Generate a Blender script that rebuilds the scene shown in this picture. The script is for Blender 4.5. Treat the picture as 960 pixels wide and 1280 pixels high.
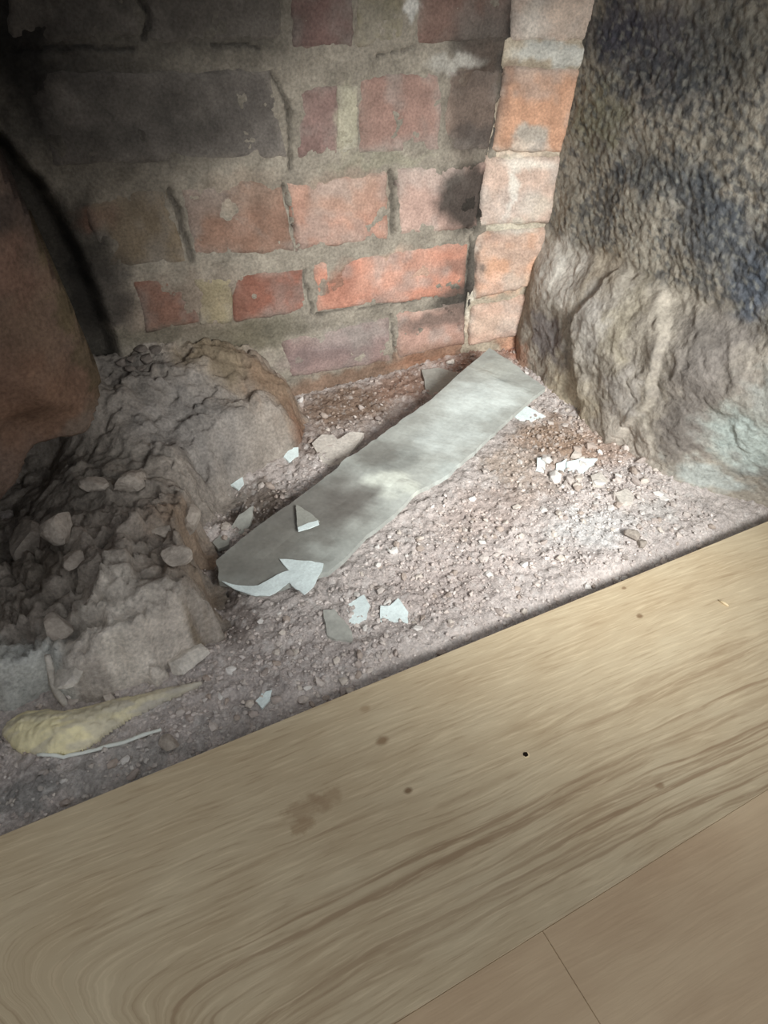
import bpy, bmesh, math, random
import numpy as np
from mathutils import Vector, Matrix

S = bpy.context.scene
for o in list(bpy.data.objects): bpy.data.objects.remove(o)
COL = S.collection

# ------------------------------------------------------------------ camera
# frame 960 x 1280, metres; x runs along the brick wall, y into the recess, z up
FPX, HC = 880.0, 0.43
_v = np.array([-77., 1000., FPX]); _v /= np.linalg.norm(_v)
_h = np.array([2020., -620., FPX]); _h -= _v * _h.dot(_v); _h /= np.linalg.norm(_h)
_d = np.cross(_v, _h)
if _d[2] < 0: _d = -_d
RW = np.array([_h, _d, -_v])
cam = bpy.data.cameras.new('camera'); cam_o = bpy.data.objects.new('camera', cam); COL.objects.link(cam_o)
cam.sensor_fit = 'VERTICAL'; cam.sensor_height = 36.0; cam.lens = FPX / 1280 * 36.0
cam.clip_start = 0.01
m = Matrix.Identity(4)
for i in range(3):
    m[i][0] = RW[i][0]; m[i][1] = -RW[i][1]; m[i][2] = -RW[i][2]
m[2][3] = HC
cam_o.matrix_world = m
S.camera = cam_o

# ------------------------------------------------------------------ world, lamp, exposure
w = bpy.data.worlds.new('world'); S.world = w; w.use_nodes = True
w.node_tree.nodes['Background'].inputs[0].default_value = (0.95, 0.98, 1.0, 1)
w.node_tree.nodes['Background'].inputs[1].default_value = 0.70

def spot(name, loc, target, energy, angle, blend, radius, color):
    l = bpy.data.lights.new(name, 'SPOT'); o = bpy.data.objects.new(name, l); COL.objects.link(o)
    l.energy = energy; l.spot_size = math.radians(angle); l.spot_blend = blend
    l.shadow_soft_size = radius; l.color = color
    o.location = loc
    o.rotation_euler = (Vector(target) - Vector(loc)).to_track_quat('-Z', 'Y').to_euler()
    return o
spot('key_light', (0.27, -0.22, 0.50), (0.43, 0.52, 0.06), 49.0, 54, 1.0, 0.11, (0.99, 1.0, 0.975))  # main spot out of view, behind the camera to the right
S.view_settings.view_transform = 'Standard'
S.view_settings.look = 'None'
S.view_settings.gamma = 1.0
S.view_settings.exposure = 0.0
S.view_settings.use_curve_mapping = False

rng = random.Random(7)
nr = np.random.RandomState(11)

# ------------------------------------------------------------------ maths helpers
def ray(px, py): return RW @ np.array([px - 480.0, py - 640.0, FPX])
def on_z(px, py, z):
    r = ray(px, py); t = (z - HC) / r[2]; return np.array([r[0]*t, r[1]*t, z])
class Plane:
    """plane through o with in-plane axes u (horizontal) and z; n points to the viewer"""
    def __init__(s, o, u):
        s.o = np.array(o, float); s.u = np.array(u, float); s.u /= np.linalg.norm(s.u)
        s.n = np.cross(s.u, [0, 0, 1.0])
        if s.n.dot(np.array([0, 0, HC]) - s.o) < 0: s.n = -s.n
    def uv(s, px, py):
        r = ray(px, py); c = np.array([0, 0, HC])
        t = (s.o - c).dot(s.n) / r.dot(s.n); p = c + r * t - s.o
        return p.dot(s.u), p[2] + s.o[2]
    def at(s, U, V, W=0.0):
        U = np.asarray(U, float); V = np.asarray(V, float); W = np.asarray(W, float) + 0*U
        p = np.empty(U.shape + (3,))
        for i in range(3): p[..., i] = s.o[i] + s.u[i]*U + s.n[i]*W
        p[..., 2] += V - s.o[2]
        return p

def hsh(ix, iy, seed):
    n = (ix.astype(np.int64)*374761393 + iy.astype(np.int64)*668265263 + seed*1442695041) & 0xffffffff
    n = ((n ^ (n >> 13)) * 1274126177) & 0xffffffff
    n = (n ^ (n >> 16)) & 0xffffff
    return n / float(0xffffff)
def vn(x, y, seed=0):
    x = np.asarray(x, float); y = np.asarray(y, float)
    ix = np.floor(x); iy = np.floor(y); fx = x - ix; fy = y - iy
    fx = fx*fx*fx*(fx*(fx*6-15)+10); fy = fy*fy*fy*(fy*(fy*6-15)+10)
    a = hsh(ix, iy, seed); b = hsh(ix+1, iy, seed); c = hsh(ix, iy+1, seed); d = hsh(ix+1, iy+1, seed)
    return (a*(1-fx)+b*fx)*(1-fy) + (c*(1-fx)+d*fx)*fy
def fbm(x, y, o=4, seed=0, g=0.5):
    s = 0; a = 1; t = 0
    for i in range(o):
        s = s + a*(vn(x, y, seed+i*17)*2-1); t += a; a *= g
        x = x*2.03 + 3.1; y = y*2.03 + 1.7
    return s/t
def ridge(x, y, o=3, seed=0):
    s = 0; a = 1; t = 0
    for i in range(o):
        s = s + a*(1-np.abs(vn(x, y, seed+i*13)*2-1)); t += a; a *= .5; x = x*2.1+1.3; y = y*2.1+4.4
    return s/t
def worley(x, y, seed=0):
    """(distance to nearest, gap to the second, random value of the cell)"""
    x = np.asarray(x, float); y = np.asarray(y, float)
    ix = np.floor(x); iy = np.floor(y)
    d1 = np.full(x.shape, 9.0); d2 = np.full(x.shape, 9.0); val = np.zeros(x.shape)
    for dx in (-1, 0, 1):
        for dy in (-1, 0, 1):
            cx = ix+dx; cy = iy+dy
            d = np.hypot(cx + hsh(cx, cy, seed) - x, cy + hsh(cx, cy, seed+5) - y)
            near = d < d1
            d2 = np.where(near, d1, np.minimum(d2, d)); val = np.where(near, hsh(cx, cy, seed+9), val)
            d1 = np.where(near, d, d1)
    return d1, d2-d1, val
def sst(a, b, x):
    t = np.clip((np.asarray(x, float)-a)/(b-a), 0, 1); return t*t*(3-2*t)
def poly_sd(P, X, Y):
    """signed distance to a polygon, positive inside"""
    P = np.asarray(P, float); d = np.full(X.shape, 1e9); ins = np.zeros(X.shape, bool)
    for i in range(len(P)):
        a = P[i]; b = P[(i+1) % len(P)]; e = b-a
        t = np.clip(((X-a[0])*e[0]+(Y-a[1])*e[1])/(e.dot(e)+1e-12), 0, 1)
        d = np.minimum(d, np.hypot(X-a[0]-t*e[0], Y-a[1]-t*e[1]))
        c = ((a[1] > Y) != (b[1] > Y)) & (X < (b[0]-a[0])*(Y-a[1])/(b[1]-a[1]+1e-12)+a[0])
        ins ^= c
    return np.where(ins, d, -d)
def lin(c):
    c = np.asarray(c, float)/255.0
    return np.where(c <= .04045, c/12.92, ((c+.055)/1.055)**2.4)
def paint(U, V, base, blobs, warp=0.006, seed=3):
    """flat colour areas with ragged edges: blobs of (u, v, ru, rv, rgb, strength)"""
    C = np.empty(U.shape+(3,)); C[:] = lin(base)
    wu = fbm(U*70, V*70, 3, seed)*warp*1.6; wv = fbm(U*70+9, V*70+5, 3, seed+1)*warp*1.6
    for b in blobs:
        u, v, ru, rv, rgb, k = b[:6]; soft = b[6] if len(b) > 6 else .55
        d = np.sqrt(((U+wu-u)/ru)**2 + ((V+wv-v)/rv)**2)
        a = (1-sst(1-soft, 1+soft*.4, d))*k
        C = C*(1-a[..., None]) + lin(rgb)*a[..., None]
    return C

# ------------------------------------------------------------------ materials
def new_mat(name):
    mt = bpy.data.materials.new(name); mt.use_nodes = True
    return mt, mt.node_tree, mt.node_tree.nodes, mt.node_tree.nodes['Principled BSDF']
def N(nt, t, **kw):
    n = nt.nodes.new(t)
    for k, v in kw.items(): setattr(n, k, v)
    return n
def math_n(nt, op, a, b=None, c=None):
    n = N(nt, 'ShaderNodeMath', operation=op)
    for i, v in enumerate((a, b, c)):
        if v is None: continue
        if hasattr(v, 'links') or hasattr(v, 'is_linked'): nt.links.new(v, n.inputs[i])
        else: n.inputs[i].default_value = v
    return n.outputs[0]
def noise_n(nt, vec, scale, detail=4, rough=.55):
    n = N(nt, 'ShaderNodeTexNoise'); n.inputs['Scale'].default_value = scale
    n.inputs['Detail'].default_value = detail; n.inputs['Roughness'].default_value = rough
    nt.links.new(vec, n.inputs['Vector']); return n.outputs['Fac']
def ramp_n(nt, fac, stops):
    n = N(nt, 'ShaderNodeValToRGB'); nt.links.new(fac, n.inputs['Fac'])
    els = n.color_ramp.elements
    while len(els) < len(stops): els.new(.5)
    for e, (p, c) in zip(els, stops):
        e.position = p; e.color = (*c, 1) if len(c) == 3 else c
    return n.outputs['Color']
def mix_n(nt, blend, fac, a, b):
    n = N(nt, 'ShaderNodeMix', data_type='RGBA', blend_type=blend)
    for s, v in ((n.inputs[0], fac), (n.inputs[6], a), (n.inputs[7], b)):
        if hasattr(v, 'is_linked'): nt.links.new(v, s)
        elif isinstance(v, (int, float)): s.default_value = v
        else: s.default_value = (*v, 1)
    return n.outputs[2]
def coloured(name, attr=True, rgb=(128, 128, 128), rough=.95, scales=(45, 320), contrast=(.30, .30), bump=.5, bscale=260, dist=.002, spec=.15):
    mt, nt, nd, bs = new_mat(name)
    pos = N(nt, 'ShaderNodeNewGeometry').outputs['Position']
    if attr:
        a = N(nt, 'ShaderNodeAttribute'); a.attribute_name = 'Col'; c = a.outputs['Color']
    else:
        r = N(nt, 'ShaderNodeRGB'); r.outputs[0].default_value = (*lin(rgb), 1); c = r.outputs[0]
    for s, k in zip(scales, contrast):
        f = noise_n(nt, pos, s, 5)
        g = ramp_n(nt, f, [(.28, (1-k,)*3), (.72, (1+k,)*3)])
        c = mix_n(nt, 'MULTIPLY', 1.0, c, g)
    nt.links.new(c, bs.inputs['Base Color'])
    bs.inputs['Roughness'].default_value = rough
    bs.inputs['Specular IOR Level'].default_value = spec
    f = noise_n(nt, pos, bscale, 6, .65)
    b = N(nt, 'ShaderNodeBump'); b.inputs['Strength'].default_value = bump; b.inputs['Distance'].default_value = dist
    nt.links.new(f, b.inputs['Height']); nt.links.new(b.outputs[0], bs.inputs['Normal'])
    return mt
M = {}
M['brick'] = coloured('brick_clay', scales=(60, 420), contrast=(.22, .25), bump=.55, bscale=420, dist=.0016)
M['mortar'] = coloured('mortar', scales=(40, 380), contrast=(.28, .28), bump=.7, bscale=330, dist=.002)
M['render'] = coloured('render', scales=(38, 300), contrast=(.22, .25), bump=.7, bscale=300, dist=.002)
M['dirt'] = coloured('dirt', scales=(55, 480), contrast=(.18, .28), bump=.9, bscale=420, dist=.0022)
M['rubble'] = coloured('rubble', scales=(50, 350), contrast=(.25, .28), bump=.8, bscale=300, dist=.0022)
M['slate'] = coloured('slate', scales=(30, 260), contrast=(.16, .10), bump=.25, bscale=200, dist=.001, rough=.62, spec=.35)
M['white_flake'] = coloured('white_flake', False, (226, 238, 237), scales=(90, 500), contrast=(.10, .10), bump=.3, bscale=300, dist=.001, rough=.8)
M['grey_flake'] = coloured('grey_flake', False, (158, 158, 150), scales=(90, 500), contrast=(.12, .10), bump=.25, bscale=300, dist=.001, rough=.8)
M['slate_chip'] = coloured('slate_chip', False, (166, 166, 159), scales=(70, 300), contrast=(.14, .12), bump=.3, bscale=300, dist=.001, rough=.8)
M['stone'] = coloured('stone', False, (168, 158, 148), scales=(60, 350), contrast=(.22, .22), bump=.6, bscale=300, dist=.0015)
M['stone_pale'] = coloured('stone_pale', False, (204, 197, 188), scales=(60, 350), contrast=(.15, .2), bump=.6, bscale=300, dist=.0015)
M['stone_dark'] = coloured('stone_dark', False, (106, 98, 92), scales=(60, 350), contrast=(.2, .2), bump=.6, bscale=300, dist=.0015)
M['gravel'] = coloured('gravel', scales=(200,), contrast=(.15,), bump=.3, bscale=600, dist=.0008)
M['foam'] = coloured('foam', True, scales=(40, 300), contrast=(.18, .12), bump=.25, bscale=260, dist=.0015, rough=.85)
M['string'] = coloured('string', False, (226, 229, 222), scales=(100,), contrast=(.12,), bump=.2, bscale=500, dist=.0005)
M['splinter'] = coloured('splinter', False, (215, 195, 160), scales=(100,), contrast=(.12,), bump=.2, bscale=500, dist=.0005)
M['hole'] = coloured('hole', False, (30, 22, 16), scales=(100,), contrast=(.1,), bump=.1)

def wood(name, light, dark, line, lines_on=1.0, v0=.10, u0=-.03, seed=0.0, stain=None):
    mt, nt, nd, bs = new_mat(name)
    sep = N(nt, 'ShaderNodeSeparateXYZ'); nt.links.new(N(nt, 'ShaderNodeNewGeometry').outputs['Position'], sep.inputs[0])
    x, y = sep.outputs[0], sep.outputs[1]
    def vec(a, b, c=0.0):
        n = N(nt, 'ShaderNodeCombineXYZ')
        for i, q in enumerate((a, b, c)):
            if hasattr(q, 'is_linked'): nt.links.new(q, n.inputs[i])
            else: n.inputs[i].default_value = q
        return n.outputs[0]
    low = noise_n(nt, vec(math_n(nt, 'MULTIPLY', x, 2.6), math_n(nt, 'MULTIPLY', y, 7.0), seed), 1.0, 3, .5)
    mid = noise_n(nt, vec(math_n(nt, 'MULTIPLY', x, 9.0), math_n(nt, 'MULTIPLY', y, 60.0), seed+3), 1.0, 3, .5)
    dv = math_n(nt, 'ADD', math_n(nt, 'SUBTRACT', y, v0), math_n(nt, 'MULTIPLY', math_n(nt, 'SUBTRACT', x, u0), .95))
    arch = math_n(nt, 'SQRT', math_n(nt, 'ADD', math_n(nt, 'MULTIPLY', dv, dv), .0003))
    slope = math_n(nt, 'MULTIPLY', math_n(nt, 'SUBTRACT', x, u0), -.90)
    s = math_n(nt, 'ADD', arch, slope)
    s = math_n(nt, 'ADD', s, math_n(nt, 'MULTIPLY', math_n(nt, 'SUBTRACT', low, .5), .022))
    s = math_n(nt, 'ADD', s, math_n(nt, 'MULTIPLY', math_n(nt, 'SUBTRACT', mid, .5), .010))
    ring = noise_n(nt, vec(math_n(nt, 'MULTIPLY', s, 185.0), math_n(nt, 'MULTIPLY', x, 2.0), seed), 1.0, 2, .6)
    broad = noise_n(nt, vec(math_n(nt, 'MULTIPLY', s, 32.0), math_n(nt, 'MULTIPLY', x, 1.5), seed+7), 1.0, 2, .5)
    pore = noise_n(nt, vec(math_n(nt, 'MULTIPLY', x, 30.0), math_n(nt, 'MULTIPLY', s, 480.0), seed+1), 1.0, 3, .6)
    cloud = noise_n(nt, vec(math_n(nt, 'MULTIPLY', x, 14.0), math_n(nt, 'MULTIPLY', y, 24.0), seed+5), 1.0, 3, .5)
    c = mix_n(nt, 'MIX', ramp_n(nt, cloud, [(.3, (0, 0, 0)), (.7, (1, 1, 1))]), lin(dark), lin(light))
    fig = ramp_n(nt, math_n(nt, 'ADD', y, math_n(nt, 'MULTIPLY', math_n(nt, 'SUBTRACT', cloud, .5), .09)), [(.13, (1, 1, 1)), (.20, (.30, .30, .30))])
    lk = ramp_n(nt, ring, [(.48, (0, 0, 0)), (.62, (1, 1, 1))])
    amt = math_n(nt, 'MULTIPLY', ramp_n(nt, broad, [(.36, (.12, .12, .12)), (.56, (1, 1, 1))]), lines_on)
    amt = math_n(nt, 'MULTIPLY', math_n(nt, 'MULTIPLY', math_n(nt, 'MULTIPLY', lk, amt), fig), .68)
    c = mix_n(nt, 'MIX', amt, c, lin(line))
    pk = math_n(nt, 'MULTIPLY', ramp_n(nt, pore, [(.52, (0, 0, 0)), (.68, (1, 1, 1))]), .42*lines_on+.08)
    c = mix_n(nt, 'MIX', pk, c, lin(light)*1.25)
    pd = math_n(nt, 'MULTIPLY', ramp_n(nt, pore, [(.30, (1, 1, 1)), (.44, (0, 0, 0))]), .30*lines_on+.05)
    c = mix_n(nt, 'MIX', pd, c, lin(line))
    bh = pore
    for (sx, sy, r, rgb, k, rag) in (stain or []):
        dx = math_n(nt, 'SUBTRACT', x, sx); dy = math_n(nt, 'SUBTRACT', y, sy)
        d = math_n(nt, 'SQRT', math_n(nt, 'ADD', math_n(nt, 'MULTIPLY', dx, dx), math_n(nt, 'MULTIPLY', math_n(nt, 'MULTIPLY', dy, dy), 2.2)))
        wn = noise_n(nt, vec(x, y, sx*9), 1.1/r, 4, .6)
        d = math_n(nt, 'ADD', d, math_n(nt, 'MULTIPLY', math_n(nt, 'SUBTRACT', wn, .5), rag*r))
        a = math_n(nt, 'MULTIPLY', ramp_n(nt, math_n(nt, 'DIVIDE', d, r), [(.45, (1, 1, 1)), (1.0, (0, 0, 0))]), k)
        c = mix_n(nt, 'MIX', a, c, lin(rgb))
    nt.links.new(c, bs.inputs['Base Color'])
    bs.inputs['Roughness'].default_value = .55; bs.inputs['Specular IOR Level'].default_value = .3
    b = N(nt, 'ShaderNodeBump'); b.inputs['Strength'].default_value = .18; b.inputs['Distance'].default_value = .001
    nt.links.new(bh, b.inputs['Height']); nt.links.new(b.outputs[0], bs.inputs['Normal'])
    return mt

# ------------------------------------------------------------------ object helpers
def link(name, me, mat, parent=None, loc=None):
    o = bpy.data.objects.new(name, me); COL.objects.link(o)
    if mat is not None and not me.materials: me.materials.append(mat)
    if parent is not None: o.parent = parent
    if loc is not None: o.location = loc
    return o
def tag(o, label=None, cat=None, group=None, kind=None):
    if label: o['label'] = label
    if cat: o['category'] = cat
    if group: o['group'] = group
    if kind: o['kind'] = kind
    return o
def set_col(me, C):
    a = me.color_attributes.new('Col', 'FLOAT_COLOR', 'POINT')
    n = len(me.vertices); d = np.ones((n, 4), np.float32); d[:, :3] = C.reshape(-1, 3)[:n]
    a.data.foreach_set('color', d.ravel())
def mesh_np(name, V, F, C=None, smooth=True):
    me = bpy.data.meshes.new(name); me.from_pydata(V.reshape(-1, 3).tolist(), [], F if isinstance(F, list) else F.tolist()); me.update()
    if C is not None: set_col(me, C)
    if smooth: me.polygons.foreach_set('use_smooth', [True]*len(me.polygons))
    return me
def grid_faces(nu, nv, flip=False):
    i, j = np.meshgrid(np.arange(nu-1), np.arange(nv-1), indexing='ij'); a = (i*nv+j).ravel()
    f = np.stack([a, a+nv, a+nv+1, a+1], 1)
    return f[:, ::-1] if flip else f
def centred(me):
    """move the mesh so its origin sits at the middle of its base; returns the place"""
    n = len(me.vertices); v = np.empty(n*3); me.vertices.foreach_get('co', v); v = v.reshape(-1, 3)
    c = np.array([(v[:, 0].min()+v[:, 0].max())/2, (v[:, 1].min()+v[:, 1].max())/2, v[:, 2].min()])
    me.vertices.foreach_set('co', (v-c).ravel()); me.update()
    return Vector(c)

# ------------------------------------------------------------------ planes of the place
YB = 0.661
BACK = Plane((0, YB, 0), (1, 0, 0))
CORN = Plane((0.490, YB, 0), (0.0715, -0.030, 0))
RIGHT = Plane((0.5615, 0, 0), (0, 1, 0))       # u = y
G0 = -0.013                                     # ground level, wood top is 0

def px_blob(pl, px, py, rx, ry, rgb, k, soft=.55):
    u, v = pl.uv(px, py); u1, _ = pl.uv(px+rx, py); _, v1 = pl.uv(px, py+ry)
    return (u, v, abs(u1-u), abs(v1-v), rgb, k, soft)

# soot, dust and limewash marks on the brickwork, recess shade painted in at left
SOOT = (38, 34, 32); DUST = (132, 126, 118); WHITE = (205, 200, 190)
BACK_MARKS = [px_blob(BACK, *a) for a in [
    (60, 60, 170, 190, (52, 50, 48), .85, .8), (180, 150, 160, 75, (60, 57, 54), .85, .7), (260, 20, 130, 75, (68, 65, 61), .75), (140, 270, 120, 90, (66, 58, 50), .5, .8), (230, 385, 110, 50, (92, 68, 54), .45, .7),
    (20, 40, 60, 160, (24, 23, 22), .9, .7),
    (585, 245, 46, 44, SOOT, .95, .35), (600, 60, 44, 60, (58, 52, 50), .8), (590, 130, 34, 80, (92, 78, 70), .75), (600, 170, 40, 24, (64, 58, 56), .8),
    (640, 60, 18, 90, (44, 40, 40), .85), (562, 330, 34, 12, (80, 74, 70), .5), (572, 372, 34, 20, (66, 62, 58), .8),
    (590, 350, 14, 60, (70, 66, 62), .75), (540, 400, 50, 10, (92, 82, 76), .7),
    (565, 75, 40, 14, (178, 174, 166), .7), (515, 10, 8, 18, (205, 202, 196), .9), (432, 150, 12, 48, (180, 174, 150), .55),
    (475, 200, 70, 9, (150, 146, 128), .6), (440, 420, 50, 16, (150, 142, 138), .45), (400, 440, 60, 14, (112, 96, 96), .5),
    (300, 240, 60, 30, (150, 132, 116), .35), (430, 240, 60, 34, (172, 146, 128), .45), (425, 355, 26, 26, (150, 92, 72), .6), (500, 340, 60, 26, (196, 150, 130), .5),
    (130, 370, 46, 60, (58, 54, 52), .8), (105, 300, 34, 70, (48, 45, 42), .8), (190, 420, 60, 16, (88, 84, 72), .6),
    (120, 270, 30, 18, (120, 82, 66), .35), (330, 415, 60, 22, (88, 84, 68), .6), (280, 430, 60, 30, (104, 96, 80), .6),
    (450, 470, 130, 16, (120, 90, 72), .7), (545, 440, 60, 16, (150, 110, 88), .7)]]
CORN_MARKS = [px_blob(CORN, *a) for a in [
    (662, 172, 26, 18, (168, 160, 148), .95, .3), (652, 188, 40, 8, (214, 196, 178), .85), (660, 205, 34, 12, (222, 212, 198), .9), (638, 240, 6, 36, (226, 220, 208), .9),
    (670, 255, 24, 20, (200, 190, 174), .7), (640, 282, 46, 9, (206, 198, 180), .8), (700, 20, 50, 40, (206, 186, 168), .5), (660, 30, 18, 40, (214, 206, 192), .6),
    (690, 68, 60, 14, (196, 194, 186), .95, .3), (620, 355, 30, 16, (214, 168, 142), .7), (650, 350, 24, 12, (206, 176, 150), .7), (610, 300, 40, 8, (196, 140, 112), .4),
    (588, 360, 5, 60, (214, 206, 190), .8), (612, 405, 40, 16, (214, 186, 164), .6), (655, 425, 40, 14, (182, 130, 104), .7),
    (632, 110, 6, 40, (96, 64, 52), .4), (598, 330, 4, 30, (50, 46, 44), .7)]]

CRACKS = [([(338, 92), (358, 126), (362, 160), (364, 212)], .0022), ([(262, 56), (310, 54), (322, 60)], .0014), ([(211, 238), (222, 262), (232, 300), (240, 326)], .0034), ([(352, 228), (362, 262), (372, 312)], .0012),
    ([(379, 338), (386, 366), (389, 392)], .0020), ([(487, 214), (490, 240), (491, 292)], .0030), ([(486, 216), (494, 232)], .0036), ([(488, 392), (492, 420), (493, 450)], .0014), ([(396, 392), (402, 393)], .0040), ([(580, 288), (592, 282)], .0036),
    ([(588, 296), (586, 340), (582, 384), (584, 426)], .0024), ([(636, 60), (626, 120), (610, 190), (600, 250), (594, 290)], .0022), ([(388, 393), (440, 386), (500, 380), (560, 366)], .0012), ([(176, 0), (188, 20), (178, 48)], .0020), ([(552, 380), (566, 392), (574, 410)], .0012), ([(168, 60), (10, 60)], .0016), ([(520, 60), (470, 70)], .0012)]
CR = [(np.array([BACK.uv(*p) for p in l]), r) for l, r in CRACKS]
def crack_k(U, V):
    k = np.zeros(U.shape); wu = U+fbm(U*120, V*120, 3, 61)*.0025; wv = V+fbm(U*120+5, V*120, 3, 62)*.0025
    for l, r in CR:
        d = np.full(U.shape, 9.)
        for a, b in zip(l[:-1], l[1:]):
            e = b-a; t = np.clip(((wu-a[0])*e[0]+(wv-a[1])*e[1])/e.dot(e), 0, 1); d = np.minimum(d, np.hypot(wu-a[0]-t*e[0], wv-a[1]-t*e[1]))
        k = np.maximum(k, 1-sst(.3, 1.1, d/r))
    return k
def brick(plane, corners, rgb, parent, marks, proud=.0035, seed=0, nu=26, nv=14, rough=.0016, chip=.0025, depth=.016):
    ctr = np.mean(corners, 0); corners = [(c[0]+2.2*np.sign(c[0]-ctr[0]), c[1]+2.2*np.sign(c[1]-ctr[1])) for c in corners]
    q = [np.array(plane.uv(*c)) for c in corners]     # TL, TR, BR, BL
    s, t = np.meshgrid(np.linspace(0, 1, nu), np.linspace(0, 1, nv), indexing='ij')
    U = (q[0][0]*(1-s)+q[1][0]*s)*(1-t) + (q[3][0]*(1-s)+q[2][0]*s)*t
    V = (q[0][1]*(1-s)+q[1][1]*s)*(1-t) + (q[3][1]*(1-s)+q[2][1]*s)*t
    edge = np.minimum(np.minimum(s, 1-s)*abs(q[1][0]-q[0][0]), np.minimum(t, 1-t)*abs(q[0][1]-q[3][1]))
    wob = np.exp(-edge/.006)
    U = U + fbm(U*90+seed, V*90, 3, seed)*chip*wob; V = V + fbm(U*90, V*90+seed*3, 3, seed+4)*chip*wob
    W = proud + fbm(U*55, V*55, 4, seed+2)*rough + fbm(U*200, V*200, 2, seed+8)*rough*.5
    W = W - .0045*np.exp(-edge/.0016) - .004*np.maximum(0, fbm(U*40, V*40, 2, seed+21))*np.exp(-edge/.008)
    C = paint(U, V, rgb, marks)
    dust = (.26 + .34*sst(-.1, .45, fbm(U*38, V*38, 4, seed+31)))[..., None]
    em = (np.exp(-edge/.005)*.75*sst(-.5, .4, fbm(U*60, V*60, 3, seed+41)))[..., None]
    C = C*(1-em) + (paint(U, V, (158, 148, 136), marks))*em
    C = C*(1-dust) + (C.mean(-1, keepdims=True)*.7*np.array([1.08, 1.0, .93]) + lin((168, 158, 148))*.3)*dust
    if plane is BACK:
        ck = crack_k(U, V); W = W-.004*ck; C = C*(1-.6*ck[..., None])+lin((50, 46, 43))*.6*ck[..., None]
    P = plane.at(U, V, W)
    # back ring closes the brick to a solid
    ring = [(i, 0) for i in range(nu)] + [(nu-1, j) for j in range(1, nv)] + [(i, nv-1) for i in range(nu-2, -1, -1)] + [(0, j) for j in range(nv-2, 0, -1)]
    idx = np.array([i*nv+j for i, j in ring]); B = P.reshape(-1, 3)[idx] - plane.n*(depth+proud)
    F = grid_faces(nu, nv).tolist(); n0 = nu*nv; L = len(idx)
    for k in range(L):
        F.append([int(idx[k]), n0+k, n0+(k+1) % L, int(idx[(k+1) % L])])
    F.append([n0+k for k in range(L)])
    me = mesh_np('brick', np.vstack([P.reshape(-1, 3), B]), F, np.vstack([C.reshape(-1, 3), C.reshape(-1, 3)[idx]]))
    bm = bmesh.new(); bm.from_mesh(me); bmesh.ops.recalc_face_normals(bm, faces=bm.faces); bm.to_mesh(me); bm.free()
    loc = centred(me)
    return link('brick', me, M['brick'], parent, loc)

# ------------------------------------------------------------------ wall_back
def sheet(name, plane, u0, u1, v0, v1, step, wfun, cfun, mat, thick=.03):
    us = np.arange(u0, u1+step/2, step); vs = np.arange(v0, v1+step/2, step)
    U, V = np.meshgrid(us, vs, indexing='ij'); W = wfun(U, V)
    P = plane.at(U, V, W); nu, nv = U.shape
    ring = [(i, 0) for i in range(nu)] + [(nu-1, j) for j in range(1, nv)] + [(i, nv-1) for i in range(nu-2, -1, -1)] + [(0, j) for j in range(nv-2, 0, -1)]
    idx = np.array([i*nv+j for i, j in ring]); B = plane.at(U.ravel()[idx], V.ravel()[idx], -thick)
    F = grid_faces(nu, nv).tolist(); n0 = nu*nv; L = len(idx)
    for k in range(L): F.append([int(idx[k]), n0+k, n0+(k+1) % L, int(idx[(k+1) % L])])
    F.append([n0+k for k in range(L)])
    C = cfun(U, V, W).reshape(-1, 3)
    me = mesh_np(name, np.vstack([P.reshape(-1, 3), B]), F, np.vstack([C, C[idx]]))
    bm = bmesh.new(); bm.from_mesh(me); bmesh.ops.recalc_face_normals(bm, faces=bm.faces); bm.to_mesh(me); bm.free()
    return link(name, me, mat)
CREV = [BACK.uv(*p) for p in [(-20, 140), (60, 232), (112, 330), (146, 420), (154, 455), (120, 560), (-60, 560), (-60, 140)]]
def back_w(U, V):
    w_ = .0016 + fbm(U*45, V*45, 4, 31)*.0036 + fbm(U*210, V*210, 3, 33)*.0010
    return w_ - .006*crack_k(U, V) - .02*sst(-.002, .012, poly_sd(CREV, U, V))
def back_c(U, V, W):
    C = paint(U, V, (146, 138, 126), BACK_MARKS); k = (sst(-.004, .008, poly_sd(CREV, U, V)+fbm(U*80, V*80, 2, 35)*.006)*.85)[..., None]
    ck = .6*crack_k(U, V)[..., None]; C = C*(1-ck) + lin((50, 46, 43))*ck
    return C*(1-k) + lin((34, 32, 30))*k  # crevice darkened in the colour for the shade between jamb and wall
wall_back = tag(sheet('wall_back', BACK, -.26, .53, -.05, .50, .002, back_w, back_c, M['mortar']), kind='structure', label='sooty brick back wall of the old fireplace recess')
GREYB = (92, 88, 84)
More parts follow.
